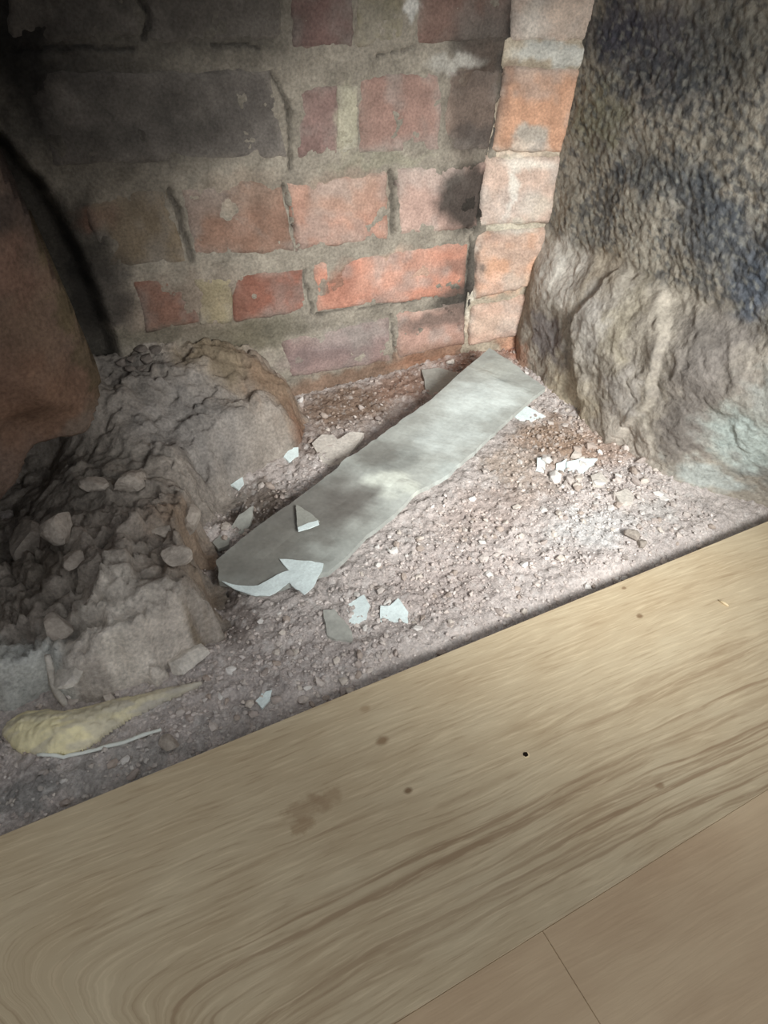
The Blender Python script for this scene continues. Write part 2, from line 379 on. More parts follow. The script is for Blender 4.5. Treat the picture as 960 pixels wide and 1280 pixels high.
back_bricks = [
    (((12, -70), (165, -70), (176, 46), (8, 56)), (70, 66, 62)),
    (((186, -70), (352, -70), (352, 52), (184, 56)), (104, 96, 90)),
    (((361, -70), (438, -70), (440, 58), (366, 62)), (112, 82, 78)),
    (((443, -70), (507, -70), (503, 54), (445, 58)), (138, 130, 104)),
    (((522, -70), (648, -70), (632, 48), (520, 56)), (124, 94, 84)),
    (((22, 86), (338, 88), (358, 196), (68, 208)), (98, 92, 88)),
    (((374, 112), (420, 106), (420, 192), (373, 197)), (134, 104, 98)),
    (((422, 108), (446, 104), (446, 191), (422, 193)), (172, 166, 142)),
    (((448, 98), (552, 86), (548, 188), (447, 192)), (152, 116, 104)),
    (((560, 86), (624, 84), (610, 186), (555, 189)), (142, 118, 104)),
    (((94, 240), (208, 236), (232, 326), (136, 332)), (122, 104, 78)),
    (((224, 234), (352, 228), (366, 313), (244, 320)), (142, 104, 84)),
    (((358, 228), (482, 216), (484, 298), (371, 311)), (184, 132, 110)),
    (((497, 212), (607, 200), (597, 284), (497, 293)), (192, 156, 142)),
    (((168, 352), (238, 348), (249, 402), (184, 414)), (128, 78, 60)),
    (((240, 348), (288, 344), (290, 402), (251, 405)), (158, 148, 110)),
    (((291, 345), (376, 337), (385, 387), (293, 401)), (144, 82, 62)),
    (((390, 331), (584, 300), (580, 368), (396, 388)), (196, 128, 102)),
    (((350, 428), (486, 396), (488, 450), (364, 470)), (142, 116, 112)),
    (((495, 394), (580, 376), (578, 428), (497, 447)), (188, 146, 130)),
]
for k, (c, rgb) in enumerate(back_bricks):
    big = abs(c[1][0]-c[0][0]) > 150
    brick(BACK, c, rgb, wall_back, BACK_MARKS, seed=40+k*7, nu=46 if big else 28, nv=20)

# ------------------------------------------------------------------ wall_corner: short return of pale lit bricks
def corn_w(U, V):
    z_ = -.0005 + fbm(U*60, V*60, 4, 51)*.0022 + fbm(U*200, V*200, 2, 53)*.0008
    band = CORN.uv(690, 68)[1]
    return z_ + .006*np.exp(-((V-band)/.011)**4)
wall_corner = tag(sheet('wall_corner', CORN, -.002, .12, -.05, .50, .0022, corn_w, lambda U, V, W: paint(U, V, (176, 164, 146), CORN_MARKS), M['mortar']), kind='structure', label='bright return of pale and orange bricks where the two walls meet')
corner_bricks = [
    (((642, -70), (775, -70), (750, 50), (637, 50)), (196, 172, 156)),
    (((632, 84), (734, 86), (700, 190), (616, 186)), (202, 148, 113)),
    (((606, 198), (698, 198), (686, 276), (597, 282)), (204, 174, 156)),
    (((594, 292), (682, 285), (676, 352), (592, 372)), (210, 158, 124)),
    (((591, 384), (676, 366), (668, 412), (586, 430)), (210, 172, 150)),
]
for k, (c, rgb) in enumerate(corner_bricks):
    brick(CORN, c, rgb, wall_corner, CORN_MARKS, seed=300+k*9, nu=30, nv=26, proud=.004, rough=.0014, chip=.003)

# ------------------------------------------------------------------ wall_right: rough render above, hacked mortar below
EDGE = [RIGHT.uv(*p) for p in [(672, 275), (712, 300), (770, 318), (815, 350), (860, 362), (905, 385), (960, 430), (1060, 480), (1100, 760), (840, 760), (600, 560), (560, 380)]]
PATCH2 = [RIGHT.uv(*p) for p in [(735, 400), (775, 335), (830, 352), (850, 420), (835, 500), (790, 545), (735, 600), (745, 500)]]
def flare(U, V): return -.10*sst(.40, .20, U)*sst(.16, -.02, V)
def right_w(U, V):
    low = sst(-.006, .014, poly_sd(EDGE, U, V) + fbm(U*60, V*60, 3, 71)*.008)
    # streaky stipple above: elongated along a slanting direction
    a = .9; p = U*math.cos(a)+V*math.sin(a); q = -U*math.sin(a)+V*math.cos(a)
    st = fbm(p*150, q*250, 3, 73)*.0012 + fbm(U*260, V*260, 2, 75)*.0013 + fbm(U*14, V*14, 2, 77)*.006
    fold = (ridge(U*20+fbm(U*12, V*12, 2, 80)*1.4, V*13, 2, 79)-.6)*.0035 + fbm(U*30, V*30, 3, 81)*.0042 + fbm(U*260, V*260, 2, 83)*.0008
    d1, gap, val = worley(U*22+fbm(U*30, V*30, 3, 84)*1.1, V*20+fbm(U*30+7, V*30, 3, 85)*1.1, 86)
    fold = fold + (val-.5)*.0030*sst(0, .22, gap)
    bul = .020*sst(0, .06, poly_sd(EDGE, U, V))*sst(.24, .36, U)
    p2 = .009*sst(-.001, .004, poly_sd(PATCH2, U, V)+fbm(U*70, V*70, 2, 87)*.004)
    out = st*(1-low) + (fold+bul+p2)*low
    return out*sst(.655, .60, U)*.9 + out*.1 + flare(U, V)
RIGHT_MARKS = [px_blob(RIGHT, *a) for a in [
    (830, 60, 120, 80, (70, 70, 80), .8, .7), (770, 40, 40, 60, (58, 58, 70), .75, .6), (900, 60, 80, 90, (98, 98, 92), .6, .8), (750, 150, 50, 60, (120, 118, 98), .7, .7),
    (850, 230, 110, 34, (74, 80, 86), .75, .7), (900, 290, 90, 60, (78, 84, 92), .8, .7), (790, 230, 40, 20, (66, 70, 76), .7, .6), (945, 360, 50, 60, (70, 82, 98), .8, .7), (760, 190, 40, 20, (122, 116, 108), .7),
    (730, 270, 40, 50, (136, 130, 118), .7, .7), (705, 340, 40, 46, (192, 188, 180), .85, .5), (760, 345, 30, 50, (160, 146, 124), .5), (695, 415, 34, 32, (84, 80, 84), .95, .45), (668, 405, 12, 22, (150, 144, 132), .6),
    (765, 400, 34, 60, (186, 182, 176), .75, .6), (800, 400, 20, 60, (150, 142, 118), .5), (730, 500, 46, 50, (186, 174, 148), .8), (705, 540, 50, 44, (202, 156, 124), .85, .6), (760, 570, 50, 26, (198, 164, 138), .8), (660, 450, 26, 22, (182, 138, 114), .8),
    (800, 540, 40, 40, (186, 178, 168), .6), (800, 480, 26, 40, (170, 166, 164), .5), (895, 455, 75, 90, (86, 82, 81), .95, .7), (865, 530, 38, 64, (80, 76, 75), .9, .6), (820, 590, 30, 26, (186, 176, 170), .7),
    (925, 560, 64, 56, (168, 186, 184), .9, .6), (870, 600, 40, 24, (172, 184, 182), .8), (930, 610, 60, 20, (104, 112, 112), .7), (960, 500, 40, 40, (138, 150, 150), .6)]]  # bluish marks at the near foot paint in daylight on the wall
def right_c(U, V, W):
    C = paint(U, V, (146, 139, 127), RIGHT_MARKS, .012, 9)
    lowm = sst(-.004, .01, poly_sd(EDGE, U, V))[..., None]*.22; C = C*(1-lowm) + lin((196, 186, 174))*lowm
    up = 1-sst(-.01, .01, poly_sd(EDGE, U, V))
    # dark specks painted in place of shaded relief in the stipple
    sp = sst(.04, .36, fbm(U*170, V*230, 3, 91) + .5*fbm(U*18, V*22, 2, 92))*.66*up
    C = C*(1-sp[..., None]) + lin((62, 65, 70))*sp[..., None]
    lt = sst(.12, .45, fbm(U*220, V*260, 3, 94))*.45*up  # pale flecks painted as highlights of the stipple
    return C*(1-lt[..., None]) + lin((150, 148, 138))*lt[..., None]
wall_right = tag(sheet('wall_right', RIGHT, .16, .66, -.05, .50, .0017, right_w, right_c, M['render'], .14), kind='structure', label='rough grey cement render on the side wall, hacked back to mortar at the foot')

# ------------------------------------------------------------------ wall_left: overhanging stump of the left jamb
PIER = Plane((0, .46, 0), (1, 0, 0))
pier_px = [(-60, 60), (-12, 120), (0, 165), (14, 232), (56, 312), (92, 392), (122, 452), (142, 500), (138, 530), (118, 552), (84, 562), (50, 570), (32, 590), (14, 622), (-8, 650), (-60, 700)]
pier_uv = [PIER.uv(*p) for p in pier_px] + [(-.30, .02), (-.30, .50), (-.02, .50)]
def pier():
    step = .003
    us = np.arange(-.30, .07, step); vs = np.arange(.0, .50, step); U, V = np.meshgrid(us, vs, indexing='ij')
    sd = poly_sd(pier_uv, U, V) + fbm(U*60, V*60, 3, 101)*.003
    W = fbm(U*22, V*22, 4, 103)*.006 + fbm(U*120, V*120, 3, 105)*.0015 - .012*np.exp(-np.maximum(sd, 0)/.004)
    W = W - .03*sst(.045, .0, sd)*sst(.03, .09, V-.07)
    keep = sd > 0
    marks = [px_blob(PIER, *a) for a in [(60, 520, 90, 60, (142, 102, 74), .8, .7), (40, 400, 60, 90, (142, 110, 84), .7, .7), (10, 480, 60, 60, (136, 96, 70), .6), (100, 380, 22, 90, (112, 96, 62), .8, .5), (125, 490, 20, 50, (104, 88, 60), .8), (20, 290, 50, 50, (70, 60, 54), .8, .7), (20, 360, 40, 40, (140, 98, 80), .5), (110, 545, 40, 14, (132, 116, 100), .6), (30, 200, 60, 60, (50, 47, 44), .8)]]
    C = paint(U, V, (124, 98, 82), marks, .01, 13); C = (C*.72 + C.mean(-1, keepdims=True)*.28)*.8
    nu, nv = U.shape; P = PIER.at(U, V, W)
    f = grid_faces(nu, nv); kf = keep.ravel(); f = f[kf[f].all(1)]
    used = np.unique(f); rm = -np.ones(nu*nv, int); rm[used] = np.arange(len(used)); f = rm[f]
    P = P.reshape(-1, 3)[used]; C = C.reshape(-1, 3)[used]
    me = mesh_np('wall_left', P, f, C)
    bm = bmesh.new(); bm.from_mesh(me); lay = bm.verts.layers.float_color['Col']
    be = [e for e in bm.edges if len(e.link_faces) == 1]
    r = bmesh.ops.extrude_edge_only(bm, edges=be)
    for v in r['geom']:
        if isinstance(v, bmesh.types.BMVert): v.co.y = .655
    bmesh.ops.holes_fill(bm, edges=[e for e in bm.edges if len(e.link_faces) == 1], sides=0)
    bmesh.ops.recalc_face_normals(bm, faces=bm.faces); bm.to_mesh(me); bm.free()
    me.polygons.foreach_set('use_smooth', [True]*len(me.polygons))
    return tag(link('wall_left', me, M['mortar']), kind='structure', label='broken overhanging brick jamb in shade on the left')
wall_left = pier()

# chimney breast and left cheek outside the picture, added to shade the recess
def slab(name, lo, hi, mat, label):
    bm = bmesh.new(); bmesh.ops.create_cube(bm, size=1)
    for v in bm.verts: v.co = Vector([lo[i] + (v.co[i]+.5)*(hi[i]-lo[i]) for i in range(3)])
    bmesh.ops.bevel(bm, geom=list(bm.edges), offset=.004, segments=2, affect='EDGES')
    me = bpy.data.meshes.new(name); bm.to_mesh(me); bm.free()
    return tag(link(name, me, mat), kind='structure', label=label)
M['plain_plaster'] = coloured('plain_plaster', False, (120, 112, 104))
slab('wall_front_shade', (-.60, .24, .46), (.90, .34, 1.6), M['plain_plaster'], 'unseen chimney breast set low to shade the recess')
slab('wall_flue', (-.60, .66, .50), (.90, .70, 1.2), M['plain_plaster'], 'upper back wall of the flue above the bricks')
slab('wall_jamb_shade', (-.60, .262, -.05), (-.135, .45, .50), M['plain_plaster'], 'unseen left cheek placed to shade the recess')

# ------------------------------------------------------------------ floor: wood-look planks
E_Y, SEAM_Y = .2585, .0715
pt = lambda px, py: on_z(px, py, 0)[:2]
p1 = lambda px, py, r, rgb, k, rag=1.0: (*pt(px, py), r, rgb, k, rag)
M['wood_a'] = wood('wood_a', (199, 183, 154), (187, 168, 138), (138, 111, 84), 1.0, *[float(v) for v in (pt(170, 1215)[1], pt(110, 1230)[0])], 0.0,
    [p1(405, 1000, .013, (150, 124, 96), .45, 2.8), p1(382, 1012, .014, (146, 120, 92), .45, 2.8), p1(378, 1034, .008, (146, 118, 88), .5, 2.4), p1(478, 926, .006, (128, 100, 72), .7, .6), p1(510, 988, .004, (112, 84, 58), .8, .6), p1(456, 886, .005, (160, 136, 106), .6, .6),
     p1(800, 770, .004, (120, 94, 68), .8, .8), p1(780, 735, .003, (120, 94, 68), .7, .8), p1(825, 982, .004, (130, 100, 72), .6, .8)])
M['wood_b'] = wood('wood_b', (203, 180, 149), (188, 162, 132), (152, 124, 98), .22, -.9, .3, 4.0)
floor = tag(bpy.data.objects.new('floor', None), kind='structure', label='light oak wood-look plank floor with a straight cut edge'); COL.objects.link(floor)
def plank(x0, x1, y0, y1, mat):
    bm = bmesh.new(); bmesh.ops.create_cube(bm, size=1)
    lo, hi = (x0, y0, -.012), (x1, y1, 0)
    for v in bm.verts: v.co = Vector([lo[i] + (v.co[i]+.5)*(hi[i]-lo[i]) for i in range(3)])
    bmesh.ops.bevel(bm, geom=[e for e in bm.edges if all(v.co.z > -.001 for v in e.verts)], offset=.0003, segments=1, affect='EDGES')
    me = bpy.data.meshes.new('plank'); bm.to_mesh(me); bm.free()
    loc = centred(me); o = link('plank', me, mat, floor, loc); return o
XJ = float(pt(735, 1255)[0])
pl1 = plank(-.55, 1.0, SEAM_Y, E_Y, M['wood_a'])
plank(-.55, XJ-.0001, -.118, SEAM_Y-.0001, M['wood_b']); plank(XJ+.0001, 1.0, -.118, SEAM_Y-.0001, M['wood_b'])
plank(-.55, 1.0, -.31, -.1183, M['wood_b'])
slab('subfloor', (-.6, -.35, -.06), (1.05, .245, -.0125), M['plain_plaster'], 'hidden base under the planks')
# nail hole with a pale torn rim
def disc(name, c, r, z, mat, parent=None, squash=1.0, n=14, ring=None):
    bm = bmesh.new()
    vs = [bm.verts.new((c[0]+r*math.cos(2*math.pi*i/n)*(1+.15*rng.uniform(-1, 1)), c[1]+squash*r*math.sin(2*math.pi*i/n)*(1+.15*rng.uniform(-1, 1)), z)) for i in range(n)]
    f = bm.faces.new(vs); r_ = bmesh.ops.extrude_face_region(bm, geom=[f])
    for v in r_['geom']:
        if isinstance(v, bmesh.types.BMVert): v.co.z += .0005
    bmesh.ops.recalc_face_normals(bm, faces=bm.faces)
    me = bpy.data.meshes.new(name); bm.to_mesh(me); bm.free()
    loc = centred(me); return link(name, me, mat, parent, loc)
nh = tag(bpy.data.objects.new('nail_hole', None), kind='structure', label='small dark nail hole with a pale rim in the plank'); COL.objects.link(nh)
nh.location = (0, 0, 0); nh.parent = floor
c = pt(657, 943); disc('rim', c+np.array([.0003, -.0006]), .0024, -.0004, M['splinter'], nh); disc('hole', c, .0018, -.0002, M['hole'], nh)

# ------------------------------------------------------------------ dirt ground
def gxy(px, py, z=G0): return on_z(px, py, z)[:2]
def gblob(px, py, rx, ry, rgb, k, soft=.6):
    a = gxy(px, py); b = gxy(px+rx, py); c_ = gxy(px, py+ry)
    return (a[0], a[1], max(.006, abs(b[0]-a[0])), max(.006, abs(c_[1]-a[1])), rgb, k, soft)
BROWN = (128, 98, 78)
G_MARKS = [gblob(*a) for a in [
    (430, 510, 90, 36, (128, 106, 89), .9), (350, 560, 70, 30, (104, 84, 70), .7), (520, 480, 80, 24, (136, 104, 84), .8), (590, 450, 60, 20, (150, 110, 88), .7),
    (660, 450, 40, 24, (172, 124, 100), .9), (690, 550, 60, 44, (152, 124, 100), .8), (640, 580, 50, 30, (164, 144, 126), .6), (660, 610, 60, 26, (170, 150, 134), .5), (760, 560, 60, 30, (158, 128, 106), .6),
    (740, 660, 70, 34, (206, 204, 202), .8), (820, 640, 50, 20, (190, 186, 182), .6), (600, 640, 90, 40, (182, 166, 158), .7), (560, 720, 120, 60, (184, 170, 164), .6), (400, 830, 120, 40, (178, 168, 164), .6),
    (320, 630, 60, 44, (100, 88, 77), .85), (268, 720, 24, 60, (84, 74, 66), .85), (290, 780, 40, 40, (120, 108, 100), .6), (150, 960, 160, 30, (150, 148, 144), .6), (300, 900, 80, 20, (150, 144, 140), .5), (30, 1000, 60, 40, (120, 120, 118), .6)]]  # dark marks beside the heap paint in the deep shadow of the gap
PITS = [(*gxy(262, 690), .016, .020), (*gxy(266, 740), .014, .022), (*gxy(272, 780), .012, .014), (*gxy(300, 630), .024, .010), (*gxy(350, 600), .02, .006)]
def ground_z(X, Y):
    z = G0 + fbm(X*9, Y*9, 3, 121)*.0045 + fbm(X*45, Y*45, 4, 123)*.0032 + fbm(X*220, Y*220, 3, 125)*.0014
    d1, gap, val = worley(X*190, Y*190, 127)
    z = z + (val > .40)*val*.0028*sst(0, .35, gap)
    z = z - .015*sst(.292, .250, Y)                                   # falls away at the plank edge
    z = z + .008*sst(.48, .56, X)*sst(.30, .36, Y)                   # banks up to the side wall
    z = z + .007*sst(.60, .66, Y)*sst(.36, .48, X)
    z = z + .006*sst(.10, -.06, X)
    for (cx, cy, r, k) in PITS: z = z - k*np.exp(-((X-cx)**2+(Y-cy)**2)/r**2)
    return z
xs = np.arange(-.32, .66, .0021); ys = np.arange(.246, .672, .0021)
X, Y = np.meshgrid(xs, ys, indexing='ij'); Zg = ground_z(X, Y)
GX0, GY0, GST, GZ = xs[0], ys[0], .0021, Zg
def look(A, x0, y0, x, y):
    i = min(max((x-x0)/GST, 0), A.shape[0]-1.001); j = min(max((y-y0)/GST, 0), A.shape[1]-1.001); a = int(i); b = int(j); i -= a; j -= b
    return float((A[a, b]*(1-i)+A[a+1, b]*i)*(1-j) + (A[a, b+1]*(1-i)+A[a+1, b+1]*i)*j)
def G(x, y): return look(GZ, GX0, GY0, x, y)
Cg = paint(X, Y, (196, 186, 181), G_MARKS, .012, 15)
Cg0 = Cg.copy(); sp = sst(.2, .6, fbm(X*260, Y*260, 3, 131))*.45
Cg = Cg*(1-sp[..., None]) + lin((224, 219, 215))*sp[..., None]
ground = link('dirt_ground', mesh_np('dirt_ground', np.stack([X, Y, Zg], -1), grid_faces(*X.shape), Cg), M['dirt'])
tag(ground, 'dusty pinkish grey dirt and mortar dust covering the hearth bed', 'dirt', kind='stuff')

# ------------------------------------------------------------------ rubble heap on the left: stump of the jamb's core
heap_px = [(352, 478, 0), (385, 520, G0), (396, 548, G0), (372, 572, G0), (330, 590, G0), (290, 606, G0), (262, 640, G0), (250, 690, G0), (256, 740, G0), (272, 792, G0), (252, 818, G0), (214, 846, G0), (160, 868, G0), (110, 884, G0), (60, 880, G0), (0, 905, G0), (-120, 930, G0)]
heap_poly = [on_z(*p)[:2] for p in heap_px] + [np.array((-.34, .34)), np.array((-.34, .72)), np.array((.24, .72))]
ctl = [ (380, 520, .012), (300, 500, .040), (220, 520, .045), (180, 570, .046), (110, 590, .040), (50, 600, -.008), (20, 640, -.008), (20, 700, -.004), (20, 760, .004), (250, 560, .034),
       (230, 620, .030), (150, 640, .052), (80, 640, .040), (230, 700, .040), (150, 700, .060), (60, 720, .036), (210, 760, .050), (130, 770, .058), (70, 800, .020), (110, 830, .026), (190, 820, .036), (20, 830, .030), (250, 790, .030), (30, 870, .016)]
cp = np.array([[*on_z(a, b, c_)[:2], c_] for a, b, c_ in ctl] + [[BACK.uv(a, b)[0], yy, BACK.uv(a, b)[1]-dz] for a, b in [(120, 448), (155, 440), (200, 428), (250, 420), (300, 426), (335, 446)] for yy, dz in ((.655, .0), (.625, .004))])
def heap_z(X, Y):
    sd = poly_sd(heap_poly, X, Y) + fbm(X*55, Y*55, 3, 141)*.010
    num = 0; den = 0
    for x0, y0, z0 in cp:
        w_ = 1/(((X-x0)**2+(Y-y0)**2)+.0006)**1.6; num = num + w_*z0; den = den + w_
    H = num/den
    soft = .014+.018*sst(.36, .40, Y)*sst(.46, .42, Y)*0 + .016*sst(.46, .52, Y) + .012*sst(.35, .32, Y)
    prof = sst(-.004, soft, sd)
    d1, gap, val = worley(X*46+fbm(X*40, Y*40, 2, 143)*.8, Y*46+fbm(X*40+3, Y*40, 2, 144)*.8, 145)
    d1b, gapb, valb = worley(X*105+fbm(X*80, Y*80, 2, 146)*.6, Y*105, 147)
    chunky = sst(.40, .0, np.abs(Y-.42)/.3)*.6+.4
    z = G0-.006 + (H-G0+.006)*prof
    z = z + ((val-.5)*.022*sst(0, .16, gap) + (valb-.5)*.011*sst(0, .22, gapb))*chunky*sst(-.002, .012, sd)
    z = z + fbm(X*30, Y*30, 4, 148)*.006*prof + fbm(X*200, Y*200, 3, 149)*.0016
    return z, sd
H_MARKS = []  # palest blobs paint in the light on the near face of the heap
for (px, py, zz, r, rgb, k) in [(270, 445, .065, .05, (118, 104, 84), .85), (345, 480, .04, .04, (126, 104, 84), .85), (390, 530, .0, .03, (120, 90, 72), .8), (230, 530, .045, .06, (126, 122, 119), .7), (165, 460, .075, .035, (96, 92, 88), .7),
        (120, 590, .04, .05, (120, 114, 106), .7), (235, 640, .04, .03, (140, 118, 98), .7), (245, 700, .04, .03, (128, 110, 92), .7), (150, 640, .052, .04, (150, 140, 131), .6), (130, 770, .058, .05, (218, 209, 198), .9), (210, 770, .05, .035, (200, 190, 180), .8),
        (255, 780, .03, .012, (106, 88, 62), .7), (20, 840, .03, .04, (192, 194, 190), .8), (100, 840, .03, .02, (160, 150, 142), .7), (60, 700, .04, .03, (100, 92, 82), .7)]:
    a = on_z(px, py, zz); H_MARKS.append((a[0], a[1], r, r, rgb, k, .7))
xs = np.arange(-.32, .30, .0021); ys = np.arange(.27, .668, .0021)
X, Y = np.meshgrid(xs, ys, indexing='ij'); Zh, sdh = heap_z(X, Y)
HX0, HY0, HX1, HZ = xs[0], ys[0], xs[-1], np.where(sdh > -.014, Zh, -.05)
keep = (sdh > -.016).ravel(); F = grid_faces(*X.shape); F = F[keep[F].all(1)]
used = np.unique(F); rm = -np.ones(X.size, int); rm[used] = np.arange(len(used))
Ch = paint(X, Y, (150, 141, 132), H_MARKS, .012, 17)
heap = link('rubble_heap', mesh_np('rubble_heap', np.stack([X, Y, Zh], -1).reshape(-1, 3)[used], rm[F], Ch.reshape(-1, 3)[used]), M['rubble'])
tag(heap, 'crumbling heap of grey mortar rubble at the foot of the left jamb', 'rubble heap')
def TOP(x, y):
    if x > HX1 or y < HY0: return G(x, y)
    return max(G(x, y), look(HZ, HX0, HY0, x, y))
def hit(px, py):
    """the point of ground or heap that a sight line meets"""
    r = ray(px, py)
    for z in np.arange(.09, -.03, -.0005):
        t = (z-HC)/r[2]; x, y = r[0]*t, r[1]*t
        if z < TOP(x, y): break
    return np.array([x, y, z])

# ------------------------------------------------------------------ flat chips
def chip(name, outline, z, thick, mat, tilt=(0, 0), warp=.0012, cuts=2, seed=0, parent=None, zlist=None, follow=False, colour=None):
    pts = [on_z(px, py, z if zlist is None else zlist[i]) for i, (px, py) in enumerate(outline)]
    c = np.mean(pts, 0); bm = bmesh.new()
    vs = []
    for p in pts: vs.append(bm.verts.new((p[0], p[1], p[2] + (p[0]-c[0])*tilt[0] + (p[1]-c[1])*tilt[1])))
    f = bm.faces.new(vs)
    if f.normal.z < 0 or (f.normal_update() or f.normal.z < 0): f.normal_flip()
    bmesh.ops.triangulate(bm, faces=[f])
    for _ in range(cuts): bmesh.ops.subdivide_edges(bm, edges=list(bm.edges), cuts=1, use_grid_fill=True)
    bmesh.ops.triangulate(bm, faces=list(bm.faces))
    co = np.array([v.co for v in bm.verts])
    dz = fbm(co[:, 0]*45+seed, co[:, 1]*45, 3, seed)*warp
    jx = fbm(co[:, 0]*160+seed, co[:, 1]*160, 2, seed+1)*warp*.8; jy = fbm(co[:, 0]*160, co[:, 1]*160+seed, 2, seed+2)*warp*.8
    bnd = {v for e in bm.edges if e.is_boundary for v in e.verts}
    for i, v in enumerate(bm.verts):
        v.co.z += dz[i]
        if v in bnd: v.co.x += jx[i]; v.co.y += jy[i]
    geo = bmesh.ops.extrude_face_region(bm, geom=list(bm.faces))
    for v in geo['geom']:
        if isinstance(v, bmesh.types.BMVert): v.co.z += thick
    bmesh.ops.recalc_face_normals(bm, faces=bm.faces)
    me = bpy.data.meshes.new(name); bm.to_mesh(me); bm.free()
    if colour is not None:
        co = np.array([v.co for v in me.vertices]); set_col(me, colour(co[:, 0], co[:, 1]))
    loc = centred(me)
    if parent is not None: loc = loc - parent.location
    return link(name, me, mat, parent, loc)

# the long strip leans a little: low end in the dirt, high end on the debris in the corner
ax = on_z(340, 715, 0)[:2]; bx_ = on_z(645, 460, .02)[:2]; ad = (bx_-ax)/np.linalg.norm(bx_-ax); AL = np.linalg.norm(bx_-ax)
def strip_z(x, y): return -.006 + .030*np.clip(((x-ax[0])*ad[0]+(y-ax[1])*ad[1])/AL, -.3, 1.2)
def on_strip(px, py, lift=0.0):
    z = 0.0
    for _ in range(12):
        p = on_z(px, py, z); z = float(strip_z(p[0], p[1])) + .0055 + lift
    return on_z(px, py, z)
slate_px = [(271, 700), (300, 676), (340, 645), (400, 602), (455, 560), (500, 528), (540, 499), (578, 464), (612, 435), (640, 452), (664, 470), (682, 484), (655, 506), (622, 536), (592, 566), (560, 594), (540, 606), (520, 618), (490, 645), (458, 670), (432, 698), (410, 716), (385, 722), (360, 730), (335, 740), (318, 741), (296, 733), (275, 726)]
spts = [on_strip(*p) for p in slate_px]
S_MARKS = []  # slate tones, with ridge highlight and glossy reflections painted in as pale blobs
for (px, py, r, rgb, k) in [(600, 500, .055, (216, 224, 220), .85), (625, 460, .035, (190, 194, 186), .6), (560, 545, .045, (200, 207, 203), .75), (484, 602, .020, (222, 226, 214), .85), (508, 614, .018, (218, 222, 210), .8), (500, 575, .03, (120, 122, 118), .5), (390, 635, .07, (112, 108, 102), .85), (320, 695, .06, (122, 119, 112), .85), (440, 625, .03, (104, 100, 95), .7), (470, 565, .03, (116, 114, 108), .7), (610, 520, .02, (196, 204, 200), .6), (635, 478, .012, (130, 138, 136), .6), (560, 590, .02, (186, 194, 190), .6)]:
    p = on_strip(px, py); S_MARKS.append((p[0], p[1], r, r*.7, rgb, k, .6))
def slate_strip():
    xy = np.array([p[:2] for p in spts]); st = .0032
    xs = np.arange(xy[:, 0].min()-.01, xy[:, 0].max()+.01, st); ys = np.arange(xy[:, 1].min()-.01, xy[:, 1].max()+.01, st)
    bm = bmesh.new(); c = []
    # dense outline so the edges stay crisp and slightly broken
    ring = []
    for i in range(len(xy)):
        a, b = xy[i], xy[(i+1) % len(xy)]; n = max(1, int(np.linalg.norm(b-a)/.004))
        for k in range(n): ring.append(a+(b-a)*k/n)
    ring = np.array(ring); nrm = fbm(ring[:, 0]*150, ring[:, 1]*150, 3, 201)*.0022
    cen = ring.mean(0); d = ring-cen; ring = ring + d/np.linalg.norm(d, axis=1)[:, None]*nrm[:, None]
    vs = [bm.verts.new((p[0], p[1], 0)) for p in ring]; f = bm.faces.new(vs)
    f.normal_update()
    if f.normal.z < 0: f.normal_flip()
    # cut the face by a grid of planes along and across the strip
    for k in np.arange(-.05, AL+.08, .004):
        bmesh.ops.bisect_plane(bm, geom=list(bm.verts)+list(bm.edges)+list(bm.faces), plane_co=(ax[0]+ad[0]*k, ax[1]+ad[1]*k, 0), plane_no=(ad[0], ad[1], 0))
    for k in np.arange(-.08, .09, .008):
        bmesh.ops.bisect_plane(bm, geom=list(bm.verts)+list(bm.edges)+list(bm.faces), plane_co=(ax[0]-ad[1]*k, ax[1]+ad[0]*k, 0), plane_no=(-ad[1], ad[0], 0))
    geo = bmesh.ops.extrude_face_region(bm, geom=list(bm.faces)); top = {v for v in geo['geom'] if isinstance(v, bmesh.types.BMVert)}
    bm.verts.ensure_lookup_table(); co = np.array([v.co for v in bm.verts])
    # worn step across the middle and a flaked patch near the high end
    along = (co[:, 0]-ax[0])*ad[0]+(co[:, 1]-ax[1])*ad[1] + fbm(co[:, 0]*40, co[:, 1]*40, 3, 207)*.006
    c0 = on_strip(478, 600)[:2]; k0 = (c0[0]-ax[0])*ad[0]+(c0[1]-ax[1])*ad[1]
    c1 = on_strip(630, 475)[:2]; k1 = (c1[0]-ax[0])*ad[0]+(c1[1]-ax[1])*ad[1]
    step_ = .0022*np.exp(-((along-k0)/.012)**2) + .0012*sst(k0-.012, k0-.004, along) - .0012*sst(k1-.004, k1+.004, along)
    zz = step_ + strip_z(co[:, 0], co[:, 1]) + fbm(co[:, 0]*16, co[:, 1]*16, 3, 203)*.0022; z2 = fbm(co[:, 0]*90, co[:, 1]*90, 3, 205)*.0006
    for i, v in enumerate(bm.verts): v.co.z = zz[i] + (.0055+z2[i] if v in top else 0)
    bmesh.ops.recalc_face_normals(bm, faces=bm.faces)
    me = bpy.data.meshes.new('slate_strip'); bm.to_mesh(me); bm.free()
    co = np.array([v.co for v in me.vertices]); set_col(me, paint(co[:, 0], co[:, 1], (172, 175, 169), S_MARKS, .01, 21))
    loc = centred(me); root = bpy.data.objects.new('slate_strip', None); COL.objects.link(root); root.location = loc
    link('slab', me, M['slate'], root); return root
slate = tag(slate_strip(), 'long grey slate strip lying diagonally across the dirt', 'slate strip')
def lying(name, outline, lift, thick, mat, parent=None, seed=0, warp=.0012, curl=.0):
    """a chip lying on the slate strip"""
    zl = [float(on_strip(px, py, lift)[2]) for px, py in outline]
    return chip(name, outline, 0, thick, mat, warp=warp, seed=seed, zlist=zl, parent=parent)
